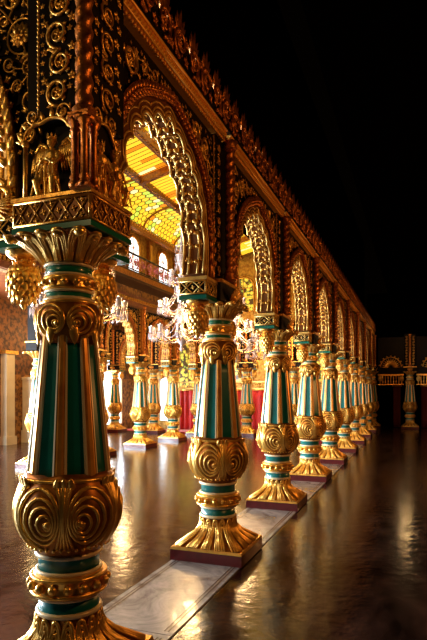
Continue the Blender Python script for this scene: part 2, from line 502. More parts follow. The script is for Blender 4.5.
def rope(root, x, y, z0, z1, r, mt):
    b=MB(); n=20; K=int((z1-z0)/.012)
    def f(th,t,z,rr): return rr*(1+.13*cos(2*th-(z)*2*pi/.085)),z
    b.lathe([(z0+(z1-z0)*i/K,r) for i in range(K+1)],n,(x,y),fn=f)
    b.lathe([(z0-.05,r*1.5),(z0-.02,r*1.6),(z0,r*1.2),(z0+.02,r*1.5),(z0+.04,r*1.05)],16,(x,y))
    b.lathe([(z1-.05,r*1.1),(z1-.03,r*1.55),(z1,r*1.3),(z1+.03,r*1.7)],16,(x,y))
    return b.build('rope_colonette',mt,root)

def pendant_mb(x,y,zt=2.42,R=.092,H=.34):
    b=MB()
    prof=smooth_prof([(zt-H,.004),(zt-H*.92,.022),(zt-H*.84,.020),(zt-H*.72,R*.70),(zt-H*.5,R),(zt-H*.3,R*.93),(zt-H*.2,R*.55),(zt-H*.14,R*.6),(zt-H*.08,R*1.0),(zt,R*1.15)],3)
    b.lathe(prof,28,(x,y))
    # overlapping scales
    tab=[(z,r) for z,r in prof]
    for row in range(6):
        z=zt-H*(.28+.09*row)
        r=interp(tab,z); k=12
        for i in range(k):
            a=2*pi*(i+.5*(row%2))/k
            b.petal((x+r*cos(a)*.98,y+r*sin(a)*.98,z+.01),(cos(a)*.05,sin(a)*.05,-1),(cos(a),sin(a),.1),.070,.028,.010,.12,0,3,5)
    for i in range(10):
        a=2*pi*i/10; b.ball((x+R*.66*cos(a),y+R*.66*sin(a),zt-H*.17),.010,0,6,4)
    return b

# ------------------------------------------------------------------ arch bay (local: X out, Y along, Z up)
def arch_curve(hw, z0, rise, lobes=9, depth=.045, n=None):
    n=n or lobes*10; out=[]
    for i in range(n+1):
        t=i/n; a=pi*t
        y=-cos(a)*hw; z=z0+sin(a)**.64*rise
        # pointed a little
        z+= .05*max(0,1-abs(y)/(hw*.35))
        s=abs(sin(lobes*pi*t)); d=depth*(1-s**.75)
        # inward direction
        cy,cz=0-y,(z0+rise*.35)-z; l=sqrt(cy*cy+cz*cz)
        out.append((y+cy/l*d,z+cz/l*d))
    return out
def smooth_arch(hw,z0,rise,n=60):
    return arch_curve(hw,z0,rise,1,0,n)

def make_arch(W=2.42, top=True, seed=3, face=.05, back=-.15, detail=1.0):
    rng=random.Random(seed)
    root=empty('cusped_arch')
    z0,rise=2.62,1.04
    hw=W/2-.50+.03
    ztop=4.0
    N=72
    cur=smooth_arch(hw+.10,z0,rise+.09,N)
    # panel between curve and rectangle
    b=MB(); vs=[]
    for x in (face-.02,back+.02):
        for (y,z) in cur: vs.append((x,y,z))
        for i,(y,z) in enumerate(cur):
            t=i/N
            if t<.2: Y,Z=-W/2+.22,z0+(ztop-z0)*(t/.2)
            elif t>.8: Y,Z=W/2-.22,z0+(ztop-z0)*((1-t)/.2)
            else: Y,Z=-W/2+.22+(W-.44)*(t-.2)/.6,ztop
            vs.append((x,Y,Z))
    n1=N+1
    fs=[]
    for i in range(N):
        fs.append((i,i+1,n1+i+1,n1+i)); o=2*n1
        fs.append((o+i+1,o+i,o+n1+i,o+n1+i+1))
        fs.append((i+1,i,o+i,o+i+1))
    b.add(vs,fs,0,False)
    b.build('spandrel_panel',M['black'],root)
    # soffit/cusped lining
    cc=arch_curve(hw,z0,rise,11,.06,132)
    oc=arch_curve(hw+.11,z0,rise+.10,1,0,132)
    b=MB(); vs=[]; n=len(cc)
    for x,c in ((face,cc),(back,cc),(back,oc),(face,oc)):
        for (y,z) in c: vs.append((x,y,z))
    fs=[]
    for i in range(n-1):
        for a,bb in ((0,1),(1,2),(2,3),(3,0)):
            fs.append((a*n+i,a*n+i+1,bb*n+i+1,bb*n+i))
    fs.append((0,n,2*n,3*n)); fs.append((n-1,4*n-1,3*n-1,2*n-1))
    b.add(vs,fs,1,False)
    for x in (face,face-.055,back+.055,back):
        b.tube([(x,y,z) for y,z in cc],.0105,5)
    for x in (face+.004,back-.004):
        b.tube([(x,y,z) for y,z in arch_curve(hw+.035,z0,rise+.03,11,.05,132)],.008,5)
        b.tube([(x,y,z) for y,z in arch_curve(hw+.07,z0,rise+.065,11,.03,132)],.007,4)
    xm=(face+back)/2
    for i in range(2,n-2,4):
        y,z=cc[i]; y2,z2=cc[i+1]
        t=V((0,y2-y,z2-z)).normalized(); inn=V((0,-y,z0+rise*.35-z)).normalized()
        for sx in (-1,1):
            b.petal((xm,y,z),t*.6+V((sx*.8,0,0)),inn,.060,.019,.016,.25,2)
            b.petal((xm+sx*.05,y,z),-t*.8+V((sx*.4,0,0)),inn,.045,.013,.012,.2,2)
            b.ball((xm+sx*.075,y,z),.011,2,6,4)
        if i%12==2: b.ball((xm,y+inn.y*.01,z+inn.z*.01),.020,2,6,5)
    b.build('cusped_lining',[M['palegold'],M['copperdark'],M['gold_relief']],root)
    # leafy archivolt
    b=MB()
    ac=smooth_arch(hw+.145,z0,rise+.13,110)
    L=len(ac)
    b.tube([(face+.005,y,z) for y,z in ac],.030,6)
    for i in range(1,L-1,2):
        y,z=ac[i]; y2,z2=ac[i+1] if i<L/2 else ac[i-1]
        t=V((0,y2-y,z2-z)).normalized(); o=V((0,y,z-(z0+.3))).normalized()
        for s_ in (-1,1):
            b.petal((face+.018,y,z),t*.9+o*(.75*s_)+V((.15,0,0)),V((1,0,0)),.085,.024,.018,.10)
        b.petal((face+.03,y,z),t*.9+V((.3,0,0)),V((1,0,0)),.06,.014,.014,.1)
    b.tube([(face+.008,y,z) for y,z in smooth_arch(hw+.115,z0,rise+.10,60)],.009,5)
    b.build('leafy_archivolt',M['copper'],root)
    # spandrel scrolls
    b=MB()
    P=lambda u,v,o: V((face-.018+o,u,v))
    def inside(u,v,R):
        if abs(u)>W/2-.225-R or v>ztop-.03-R or v<z0+R: return False
        hh=hw+.20
        if v<z0: return False
        # outside the arch outline
        for (y,z) in ac[::4]:
            if (y-u)**2+(z-v)**2<(R+.045)**2: return False
        a=abs(u)/hh
        if a<1 and v< z0+(rise+.15)*(max(0,1-a*a))**.5: return False
        return True
    scroll_fill(b,P,V((1,0,0)),(-W/2,W/2,z0,ztop),inside,(.115,.085,.06,.042,.028,.020,.015),rng,0,700)
    for s_ in (-1,1):
        b.tube([P(s_*(W/2-.232),z0+.0+ (ztop-z0)*i/10,.01) for i in range(11)],.008,5)
        for i in range(24):
            b.ball(P(s_*(W/2-.232),z0+.03+(ztop-z0-.05)*i/24,.014),.011,0,6,4)
    b.build('spandrel_scrollwork',M['gold_relief'],root)
    for s_ in (-1,1):
        o=pendant_mb(0,0).build('pendant',M['gold_relief'],root); o.location=(-.05,s_*(W/2-.40),0)
    # arch foot block under lining
    for s_ in (-1,1):
        b=MB()
        y0,y1=sorted((s_*(W/2-.52),s_*(W/2-.27)))
        b.box(back-.02,face+.025,y0,y1,2.46,2.59,1); b.box(back-.03,face+.035,y0-.01,y1+.01,2.42,2.455,2); b.box(back-.035,face+.04,y0-.015,y1+.015,2.59,2.62,0)
        ye=y0 if s_>0 else y1
        lattice_face(b,lambda u,v,o:V((back-.02+u,ye-o*s_,2.47+v)),V((0,-s_,0)),face-back+.045,.11,2)
        lattice_face(b,lambda u,v,o:V((face+.025+o,y0+u,2.47+v)),V((1,0,0)),y1-y0,.11,2)
        lattice_face(b,lambda u,v,o:V((back-.02-o,y0+u,2.47+v)),V((-1,0,0)),y1-y0,.11,2)
        b.build('impost_block',[M['palegold'],M['black'],M['green']],root)
    if top:
        b=MB(); w=W-.10
        b.box(back,face+.055,-w/2,w/2,4.02,4.115,0)
        k=int(w/.04)
        for i in range(k):
            y=-w/2+w*(i+.5)/k
            b.petal((face+.050,y-.02,4.03),(.10,.5,1),(1,0,0),.075,.012,.018,.0,0,3,5)
            b.ball((face+.035,y,4.015),.014,0,6,4)
        b.tube([(face+.06,-w/2,4.028),(face+.06,w/2,4.028)],.011,6); b.tube([(face+.06,-w/2,4.108),(face+.06,w/2,4.108)],.012,6)
        b.build('cornice_beam',M['amber'],root)
        b=MB(); P2=lambda u,v,o: V((face+.075+o,u,v))
        b.box(face+.03,face+.07,-W/2,W/2,4.116,4.30,1)
        k=9
        for i in range(k):
            u=-W/2+W*(i+.5)/k
            scroll(b,P2,V((1,0,0)),u,4.255,.125,rng,0,1.5,-pi/2,1 if i%2 else -1,7)
            rosette(b,P2,V((1,0,0)),u+W/k/2,4.33,.055,5,0,.0); rosette(b,P2,V((1,0,0)),u+W/k/2,4.18,.05,5,0,.0)
            for q in (-2,-1,0,1,2):
                b.petal(P2(u,4.30,0),(0,q*.45,1),(1,0,0),.21-.03*abs(q),.030,.018,.12)
        b.build('cresting',[M['copper'],M['black']],root)
    return root
M['amber']=mat('amber_gilt_beam',(1.0,.50,.08),.38,.35)

# ------------------------------------------------------------------ camera
cam=bpy.data.cameras.new('camera'); co=bpy.data.objects.new('camera',cam); COL.objects.link(co)
TH=math.atan(203.5/540)
co.location=(1.826,0,1.6); co.rotation_euler=(pi/2,0,TH)
cam.sensor_width=36; cam.sensor_fit='AUTO'; cam.lens=540/640*36; cam.shift_y=71/640; cam.clip_end=200
SC.camera=co

# ------------------------------------------------------------------ setting
S=2.42; Y0=2.55
b=MB(); b.box(-9.9,9.0,-6,25.6,-.12,0.0); struct(b.build('floor',M['floor']),'polished dark brown floor reflecting the golden columns')
b=MB(); yy=Y0-S/2-3
while yy<25.2:
    b.box(-.335,.335,yy+.004,yy+S-.004,.0,.012,0)
    for x in (-.29,-.262,.262,.29): b.box(x-.004,x+.004,yy+.05,yy+S-.05,.012,.0135,1)
    yy+=S
struct(b.build('trim_1',[M['marble'],M['marble_inlay']]),'pale veined marble strip running under the column row')

ORD=['nearest','second','third','fourth','fifth','sixth','seventh','eighth','ninth','tenth']
col0=make_column()
NC=10
# first column: wide abacus, pier with niches
first=col0
second=copy_tree(col0)
# ------ standard pier above columns (second and later)
def std_pier(root):
    b=MB(); b.box(-.15,.12,-.26,.26,2.435,2.60,1)
    b.box(-.17,.14,-.27,.27,2.60,2.63,0)
    b.box(-.14,.05,-.22,.22,2.63,4.01,1)
    P=lambda u,v,o: V((.05+o,u,v))
    rng=random.Random(5)
    for i in range(11):
        for s_ in (-1,1):
            v=2.74+.115*i
            scroll(b,P,V((1,0,0)),s_*.145,v,.052,rng,0,1.3,pi/2*(1 if i%2 else -1),s_*(1 if i%2 else -1),3)
    b.build('pier',[M['gold_relief'],M['black']],root)
    rope(root,.125,0,2.70,3.97,.046,M['copper'])
    b=MB()
    # small leaf finial over the capital front, below the rope shaft
    for q in range(-2,3):
        b.petal((.15,q*.022,2.45),(.25,q*.30,1),(1,0,0),.17-.02*abs(q),.028,.018,.30)
    b.ball((.17,0,2.49),(.03,.035,.04))
    b.build('leaf_bracket',M['gold_relief'],root)
std_pier(second)
add_abacus(first,-.205,.27,-.20,.19)
def first_pier(root):
    b=MB()
    b.box(-.20,.20,-.04,.16,2.618,3.06,1)
    b.box(-.115,.22,-.13,.22,3.06,4.25,1); b.box(-.21,-.115,-.09,.22,3.06,4.25,1)
    # scroll strip on the face toward the viewer
    rng=random.Random(8)
    P=lambda u,v,o: V((u,-.13-o,v))
    for i in range(7):
        v=3.19+.155*i; sg=1 if i%2 else -1
        scroll(b,P,V((0,-1,0)),.035+.01*sg,v,.082,rng,0,1.45,pi/2*sg,sg,7)
        for uu,vv,rr in ((-.062,.075,.028),(-.075,.02,.018),(.115,.075,.03),(.10,.02,.02),(.15,.0,.025),(.16,.09,.02),(-.075,.12,.016)): rosette(b,P,V((0,-1,0)),uu,v+vv,rr,5,0,.004)
    b.tube([P(-.098,3.08+1.15*i/10,.008) for i in range(11)],.006,5)
    for i in range(48): b.ball(P(-.098,3.08+1.15*i/48,.012),.0085,0,6,4)
    # faces toward veranda
    P2=lambda u,v,o: V((.22+o,u,v))
    for i in range(7):
        v=3.19+.155*i; sg=1 if i%2 else -1
        scroll(b,P2,V((1,0,0)),.03,v,.075,rng,0,1.45,pi/2*sg,sg,7)
        for uu,vv,rr in ((-.07,.06,.03),(.13,.06,.035),(.16,.0,.03),(-.08,.0,.02)): rosette(b,P2,V((1,0,0)),uu,v+vv,rr,5,0,.004)
    b.build('pier',[M['gold_relief'],M['black']],root)
    # niche frames: side posts and a lobed head
    for face_ in (0,1):
        b=MB()
        if face_==0: P=lambda u,v,o: V((u-.03,-.14-o,v)); N=V((0,-1,0)); hw=.155
        else: P=lambda u,v,o: V((.215+o,u+.01,v)); N=V((1,0,0)); hw=.115
        for s_ in (-1,1):
            b.tube([P(s_*hw,2.62,0),P(s_*hw,2.93,0)],.013,6)
            b.ball(P(s_*hw,2.94,0),.022); b.ball(P(s_*hw,2.635,0),.02)
            b.petal(P(s_*hw,2.94,0),P(s_*.6,.8,0)-P(0,0,0),N,.08,.018,.012,.2)
        pts=[]
        for i in range(31):
            t=i/30; a=pi*t; r=1+.13*abs(sin(a*2.5))
            pts.append(P(-cos(a)*hw*r,2.94+sin(a)*.105*r,.0))
        b.tube(pts,.011,6)
        for i in range(1,30,3):
            p=pts[i]; d=p-P(0,2.93,0)
            b.petal(p,d,N,.055,.016,.012,.2); 
        for s_ in (-1,1):
            scroll(b,P,N,s_*hw*.62,3.075,.05,rng,0,1.3,0,s_,4)
        b.build('niche_frame',M['gold_relief'],root)
    b=MB()
first_pier(first)
r=rope(first,.235,-.20,3.0,4.1,.042,M['copper'])
b=MB()
for dx,dy in ((-.035,-.03),(.035,.03),(.02,-.03)):
    b.lathe([(2.62,.03),(2.64,.034),(2.655,.022),(2.67,.028),(2.69,.019),(2.90,.018),(2.91,.026),(2.925,.020),(2.95,.036),(2.975,.030)],12,(.235+dx,-.20+dy))
b.box(.175,.295,-.26,-.14,2.968,2.995); b.box(.18,.29,-.255,-.145,2.618,2.632)
b.build('corner_pilaster',M['copper'],first)
LAB=['nearest green and gold column, cut by the left foreground, winged figure above its capital',
 'second column from the viewer, square maroon plinth fully visible on the marble strip',
 'third column back along the marble strip, teal panels facing the hall',
 'fourth column back along the marble strip, in front of the red curtain gap',
 'fifth column back in the long gilded row',
 'sixth column back in the long gilded row',
 'seventh column back in the long gilded row',
 'eighth column back in the long gilded row',
 'ninth column back in the long gilded row, next to last',
 'tenth and farthest column of the long gilded row']
cols=[]
for k in range(NC):
    o = first if k==0 else second if k==1 else copy_tree(second)
    o.location=(0,Y0+S*k,.012)
    tag(o,LAB[k],'column','gilded columns of the long row','thing'); cols.append(o)

# long row arches
arch0=make_arch(S-.0)
AL=['nearest cusped arch, leafy surround framing the yellow glass ceiling','second cusped arch back, glimpse of lime stained glass through it']
for k in range(9):
    o=arch0 if k==0 else copy_tree(arch0)
    o.location=(0,Y0+S*(k+.5),.0)
    tag(o, AL[k] if k<2 else ORD[k]+' cusped arch back along the dark gilded arcade','arch','arches of the long row','thing')
# short return arch leaving the nearest column to the left
def big_left():
    o=copy_tree(arch0,skip=('cornice_beam','cresting','spandrel_scrollwork','leafy_archivolt'))
    o.location=(-S/2+.045,Y0+.0,0); o.rotation_euler=(0,0,-pi/2)
    tag(o,'arch leaving the nearest column to the left, carved rose in its corner','arch','arches facing the viewer','thing')
    rng=random.Random(21); b=MB(); W=S; hw=W/2-.47; face=.07; z0=2.62; ztop=4.3
    bp=MB(); bp.box(-.13,.045,W/2-.60,W/2-.16,3.55,4.35,0); bp.build('upper_panel',M['black'],o)
    P=lambda u,v,oo: V((face-.018+oo,u,v)); N=V((1,0,0))
    # big rose
    u0,v0=W/2-.325,3.62
    rosette(b,P,N,u0,v0,.075,12,0,.01); rosette(b,P,N,u0,v0,.045,8,0,.028); b.ball(P(u0,v0,.05),.016)
    b.tube([P(u0+.10*cos(a),v0+.10*sin(a),.006) for a in [2*pi*i/24*.8 for i in range(25)]],.006,5)
    ac=smooth_arch(hw+.085,z0,1.20,110)
    def inside(u,v,R):
        if u>W/2-.165-R*.8 or u<W/2-.62 or v>ztop-R or v<z0+.3+R: return False
        if (u-u0)**2+(v-v0)**2<(R+.10)**2: return False
        for (y,z) in ac[::3]:
            if (y-u)**2+(z-v)**2<(R+.03)**2: return False
        a=abs(u)/(hw+.10)
        return not (a<1 and v<z0+1.2*sqrt(max(0,1-a*a)))
    scroll_fill(b,P,N,(W/2-.62,W/2-.16,z0+.3,ztop),inside,(.085,.065,.05,.035,.025,.018),rng,0,900)
    b.build('rose_scrollwork',M['gold_relief'],o)
    b=MB(); L=len(ac)
    b.tube([(face,y,z) for y,z in ac],.035,6)
    for i in range(1,L-1,2):
        y,z=ac[i]; y2,z2=ac[i+1] if i<L/2 else ac[i-1]
        t=V((0,y2-y,z2-z)).normalized(); oo=V((0,y,z-(z0+.3))).normalized()
        for s_ in (-1,1): b.petal((face+.02,y,z),t*.9+oo*(.9*s_)+V((.2,0,0)),N,.10,.026,.02,.2)
    # bird-like scroll at the foot
    yf=W/2-.43
    b.tube([(face+.03,yf+.06*cos(a)*(1-a/12),2.70+.06*sin(a)*(1-a/12)) for a in [i*.4 for i in range(16)]],[.026-.001*i for i in range(16)],6)
    for i in range(7): b.petal((face+.03,yf-.06,2.66-.0*i),(0,.5+.1*i,-.45+.12*i),N,.16,.014,.02,.1)
    b.build('leafy_archivolt',M['gold_relief'],o)
big_left()

# ------------------------------------------------------------------ gold figurines
def remeshed(mb,name,mt,vox,parent=None):
    o=mb.build(name,mt,parent)
    r=o.modifiers.new('remesh','REMESH'); r.mode='VOXEL'; r.voxel_size=vox; r.use_smooth_shade=True
    s=o.modifiers.new('smooth','SMOOTH'); s.factor=.5; s.iterations=2
    return o
def angel(loc,rz,sc,label,wings=True,lute=False):
    root=empty('winged_figurine' if wings else 'robed_figurine',loc,rz,(sc,sc,sc))
    b=MB()
    # local: faces -Y, unit height 1
    def limb(pts,rr): b.tube(pts,rr,8)
    b.lathe(smooth_prof([(0,.20),(.1,.17),(.28,.145),(.42,.115),(.52,.105),(.62,.125),(.70,.13),(.76,.085),(.79,.045),(.82,.042)],3),20,
            fn=lambda th,t,z,r:(r*(1+.10*cos(7*th)*max(0,.45-z)/.45)*(1-.25*abs(sin(th))),z))
    b.ball((0,-.012,.875),(.062,.068,.078),0,14,10)
    b.petal((0,-.072,.885),(0,-.2,-1),(0,-1,0),.03,.010,.014,.0)
    b.ball((0,.015,.90),(.072,.068,.068),0,12,8)
    for s_ in (-1,1):
        limb([(s_*.11,0,.72),(s_*.17,-.03,.60),(s_*.16,-.10,.50),(s_*.06,-.17,.56)],[.040,.034,.028,.020])
        b.ball((s_*.05,-.175,.57),(.022,.018,.026),0,8,6)
        # bent knees under the robe
        limb([(s_*.05,-.03,.36),(s_*.17,-.16,.26),(s_*.13,-.12,.05)],[.085,.065,.045])
        b.ball((s_*.14,-.17,.025),(.035,.06,.022),0,8,6)
    for k in range(5):
        a=-.6+.3*k
        limb([(a*.2,-.10,.60),(a*.28,-.15,.35),(a*.5,-.14,.03)],[.014,.02,.016])
    remeshed(b,'body',M['gold'],.012,root)
    b=MB()
    b.tube([(.062*cos(a),.062*sin(a),.94) for a in [2*pi*i/16 for i in range(16)]],.012,5,True)
    for k in range(7):
        a=2*pi*k/7; b.petal((.06*cos(a),.06*sin(a),.94),(cos(a)*.2,sin(a)*.2,1),(cos(a),sin(a),0),.07,.014,.008,0)
    b.build('crown',M['gold'],root)
    if wings:
        for s_ in (-1,1):
            b=MB()
            b.tube([(s_*.07,.06,.66),(s_*.17,.08,.88),(s_*.28,.06,.92),(s_*.38,.05,.80)],[.03,.035,.03,.02],6)
            for k in range(9):
                t=k/8; x=s_*(.10+.27*t); z=.84+.08*sin(pi*t)
                b.petal((x,.06,z),(s_*(.10+.25*t),0,-1),(0,-1,0),.50-.18*abs(t-.4),.032,.016,-.05)
            for k in range(6):
                t=k/5; x=s_*(.12+.18*t); b.petal((x,.045,.84),(s_*.2*t,0,-1),(0,-1,0),.22,.032,.018,.0)
            b.build('wing',M['gold'],root)
    if lute:
        b=MB(); b.ball((-.05,-.18,.50),(.085,.045,.10),0,10,8); b.tube([(0,-.18,.55),(.14,-.17,.74)],[.02,.013],6)
        b.build('stringed_instrument',M['gold'],root)
    tag(root,label,'statue','gilded figures over the nearest capital')
    return root
angel((-.03,Y0-.115,2.633),-.10,.36,'gilded winged crowned figurine in the niche facing the viewer')
angel((.235,Y0-.045,2.633),pi/2-.5,.31,'coppery robed figurine beside the niche post, nearer of the pair',False,False)
angel((.235,Y0+.09,2.633),pi/2-.3,.31,'coppery robed figurine holding a stringed instrument, farther of the pair',False,True)

# ------------------------------------------------------------------ inner row and wall above it
X2=-5.6; S2=2.2; yr=[2.75+S2*i for i in range(9)]   # 15.95 .. measured positions
def place_col(x,y,rz,label,group,sc=1.0,src=None):
    o=copy_tree(src or second); o.location=(x,y,0); o.rotation_euler=(0,0,rz); o.scale=(sc,sc,1)
    tag(o,label,'column',group,'thing'); return o
YI=[9.35,11.5,13.75,15.95,18.15]
LI=['inner row column seen just left of the nearest shaft','inner row column behind the nearest shaft','inner row column to the right of the nearest shaft, arch rising above it',
    'inner row column under the crystal chandelier','inner row column at the corner beside the bright red curtain']
for y,l in zip(YI,LI): place_col(X2,y,0,l,'columns of the inner row')
nofr=('cresting','cornice_beam')
LA=['inner row arch behind the nearest column','inner row arch right of the nearest column, daylight behind','inner row arch next to the chandelier','inner row arch behind the chandelier stem']
for i in range(4):
    o=copy_tree(arch0,skip=nofr); o.location=(X2,(YI[i]+YI[i+1])/2,0); o.scale=(1,(YI[i+1]-YI[i])/S,.98)
    tag(o,LA[i],'arch','arches of the inner row','thing')
# pilaster strips above the inner row
b=MB()
b.box(X2-.16,X2+.06,6.0,20.9,3.92,4.45,0)
struct(b.build('wall_inner',[M['wall']]),'ochre wall band above the inner arches')
b=MB()
b.box(X2+.05,X2+.14,6.0,20.9,3.93,4.06,0); 
for i in range(140):
    y=6.05+i*.106; b.box(X2+.10,X2+.19,y,y+.055,4.06,4.14,1)
b.box(X2+.05,X2+.22,6.0,20.9,4.14,4.22,0)
struct(b.build('trim_2',[M['redwood'],M['gold_relief']]),'red brown toothed moulding under the balcony')
for y in YI:
    b=MB(); b.box(X2+.05,X2+.10,y-.09,y+.09,2.63,3.93,0); b.box(X2+.10,X2+.115,y-.05,y+.05,2.7,3.88,1)
    tag(b.build('pilaster_strip',[M['beamwood'],M['orange']]),'ochre pilaster strip above an inner row capital','pilaster','pilaster strips of the inner row','thing')
# balcony
bal=empty('balcony',(X2,13.0,4.45))
tag(bal,'projecting gallery balcony with pink gold scrollwork railing','balcony')
b=MB(); b.box(.06,.62,-7,7.6,.0,.06,0); b.box(.60,.66,-7,7.6,-.02,.22,0); b.box(.66,.68,-7,7.6,.04,.17,1)
b.build('balcony_floor',[M['ebony'],M['beamwood']],bal)
b=MB(); b.tube([(.63,-7,.66),(.63,7.6,.66)],.030,8); b.tube([(.63,-7,.26),(.63,7.6,.26)],.018,6); b.build('handrail',M['iron'],bal)
b=MB(); rng=random.Random(4); P=lambda u,v,o: V((.64+o,u,v))
for i in range(40):
    u=-6.8+i*.36; scroll(b,P,V((1,0,0)),u,.45,.15,rng,0,1.6,-pi/2,1 if i%2 else -1,6,.11)
    b.tube([P(u+.18,.24,0),P(u+.18,.66,0)],.012,5); rosette(b,P,V((1,0,0)),u+.18,.58,.05,5); rosette(b,P,V((1,0,0)),u+.18,.32,.05,5)
b.build('railing_scrollwork',M['mag'],bal)
# gallery wall with arched windows
XG=-6.15
b=MB(); b.box(XG-.12,XG,6,20.9,4.452,6.55,0); struct(b.build('wall_gallery',[M['wallrich']]),'golden gallery wall behind the balcony')
def arched_window(x,y,z,w,h,rz,label,n,glass='day',frame='gold_relief',mull=True):
    # local: faces +X, pane in YZ
    root=empty('window_%d'%n,(x,y,z),rz); struct(root,label)
    b=MB(); k=14; pts=[(0,-w/2,0),(0,w/2,0)]+[(0,w/2*cos(pi*i/k),h-w/2+w/2*sin(pi*i/k)) for i in range(k+1)]
    b.add([(.012,)+p[1:] for p in pts],[tuple(range(len(pts)))],0,False); b.build('pane',M[glass],root)
    b=MB(); b.tube([(.02,)+p[1:] for p in pts[1:]+pts[:1]],.035,6,True); b.tube([(.02,p[1]*1.18,p[2]*1.05) for p in pts[2:]],.02,5)
    if mull:
        b.tube([(.02,0,0),(.02,0,h)],.014,5); b.tube([(.02,-w/2,h-w/2),(.02,w/2,h-w/2)],.014,5)
        b.tube([(.02,-w/2,h*.4),(.02,w/2,h*.4)],.01,5)
        for q in (-.5,.5): b.tube([(.02,0,h-w/2),(.02,w/2*sin(q*1.6),h-w/2+w/2*cos(q*1.6))],.01,5)
    b.build('window_frame',M[frame],root)
    return root
nw=1
for i,y in enumerate([8.3,10.3,12.3,14.3,16.3,18.3,20.2]):
    arched_window(XG+.01,y,4.85,.72,1.38,0,'arched daylight window above the balcony, %s along it'%ORD[i],nw); nw+=1
for y in [7.3,9.3,11.3,13.3,15.3,17.3,19.3]:
    b=MB(); b.box(XG+.0,XG+.10,y-.12,y+.12,4.455,6.34,0); b.box(XG+.10,XG+.12,y-.06,y+.06,4.8,6.2,1)
    tag(b.build('gallery_pilaster',[M['beamwood'],M['palegold']]),'golden pilaster between the gallery windows','pilaster','pilasters between the gallery windows','thing')

# ceiling: cove of hexagonal glass + sloping striped glass
ce=empty('ceiling',(0,0,0)); struct(ce,'backlit yellow stained glass ceiling over the hall')
def cove_pt(y,t):
    a=t*pi/2*.95
    return V((-5.98+1.12*(1-cos(a)),y,6.50+.62*sin(a)))
def cove_mesh():
    b=MB()
    # dark leading sheet just outside
    K=10; ys=[6+15*i/30 for i in range(31)]
    vs=[cove_pt(y,t/K)+V((-.012,0,.012)) for y in ys for t in range(K+1)]
    b.add(vs,[(i*(K+1)+j,i*(K+1)+j+1,(i+1)*(K+1)+j+1,(i+1)*(K+1)+j) for i in range(30) for j in range(K)],4)
    rng=random.Random(2); R=.125; arc=1.42
    rows=int(arc/(R*1.5)); dy=R*sqrt(3)
    for r_ in range(rows+1):
        y=6+(dy/2 if r_%2 else 0)
        while y<21:
            tc=(r_+.4)*R*1.5/arc
            m=2 if rng.random()<.14 else 1 if rng.random()<.08 else 3 if rng.random()<.25 else 0
            ring=[]
            for q in range(6):
                a=pi/6+q*pi/3
                t=tc+sin(a)*R*.86/arc; t=min(max(t,0),1)
                ring.append(cove_pt(y+cos(a)*R*.86,t))
            b.add(ring,[tuple(range(6))],m,False)
            y+=dy
    return b
cove_mesh().build('hexagon_glass_cove',[M['gl_yellow'],M['gl_amber'],M['gl_lime'],M['gl_pale'],M['iron']],ce)
def slope_pt(x): return 7.10+(min(x+4.86,(-.75)-x))*.24
b=MB(); rng=random.Random(6)
xs=[-4.86,-3.85,-2.82,-1.8,-.75]
y=6.0
while y<20.9:
    for i in range(4):
        xa,xb=xs[i]+.03,xs[i+1]-.03
        m=rng.choice((0,0,3,0,1,0,0))
        # two tones along each strip
        cutx=xa+(xb-xa)*rng.uniform(.35,.65)
        for (a,c,mm) in ((xa,cutx,m),(cutx,xb,m if rng.random()<.6 else rng.choice((0,1,3)))):
            b.add([(a,y+.012,slope_pt(a)),(c,y+.012,slope_pt(c)),(c,y+.145,slope_pt(c)),(a,y+.145,slope_pt(a))],[(0,1,2,3)],mm,False)
    y+=.157
b.add([(xs[0],6,slope_pt(xs[0])+.03),(xs[2],6,slope_pt(xs[2])+.03),(xs[2],21,slope_pt(xs[2])+.03),(xs[0],21,slope_pt(xs[0])+.03),
       (xs[4],6,slope_pt(xs[4])+.03),(xs[4],21,slope_pt(xs[4])+.03)],[(0,1,2,3),(1,4,5,2)],4,False)
b.build('striped_glass',[M['gl_yellow'],M['gl_amber'],M['gl_lime'],M['gl_pale'],M['iron']],ce)
def beam(name,x0,x1,y0,y1,z0,z1,lab,par=None,m='beamwood'):
    b=MB(); b.box(x0,x1,y0,y1,z0,z1,0)
    if y1-y0>x1-x0:
        n=int((y1-y0)/.14)
        for i in range(n):
            y=y0+.07+i*.14; b.petal((x0+.0,y-.06,(z0+z1)/2),(0,1,.6),(-1,0,0),.13,.03,.02,.0,1,3,5); b.petal((x1,y-.06,(z0+z1)/2),(0,1,.6),(1,0,0),.13,.03,.02,.0,1,3,5)
            b.petal(((x0+x1)/2,y-.06,z0),(.6,1,0),(0,0,-1),.12,.03,.02,.0,1,3,5)
    else:
        for z in (z0,z1):
            b.tube([(x0,y0,z),(x1,y0,z)],.02,5,False,1)
    return b.build(name,[M[m],M['orange']],par)
beam('cove_sill_beam',-6.05,-5.86,6,21,6.34,6.52,None,ce,'beamwood')
beam('cove_top_beam',-4.95,-4.79,6,21,6.98,7.14,None,ce,'redwood')
beam('ridge_purlin',-3.93,-3.77,6,21,7.16,7.36,None,ce)
beam('ridge_purlin',-2.90,-2.74,6,21,7.42,7.60,None,ce)
for y in (7.9,10.2,12.4,14.6,16.8,19.0):
    b=MB(); 
    for xa,xb in ((-4.86,-2.82),(-2.82,-.75)):
        za,zb=slope_pt(xa),slope_pt(xb)
        vs=[(x,yy,z+dz) for x,z in ((xa,za),(xb,zb)) for yy in (y-.07,y+.07) for dz in (-.17,.01)]
        b.add(vs,[(0,1,3,2),(4,6,7,5),(0,4,5,1),(2,3,7,6),(0,2,6,4),(1,5,7,3)],0,False)
    b.build('cross_beam',M['beamwood'],ce)
    b=MB(); b.tube([cove_pt(y,t/10)+V((.02,0,-.02)) for t in range(11)],.035,6); b.build('cove_rib',M['beamwood'],ce)
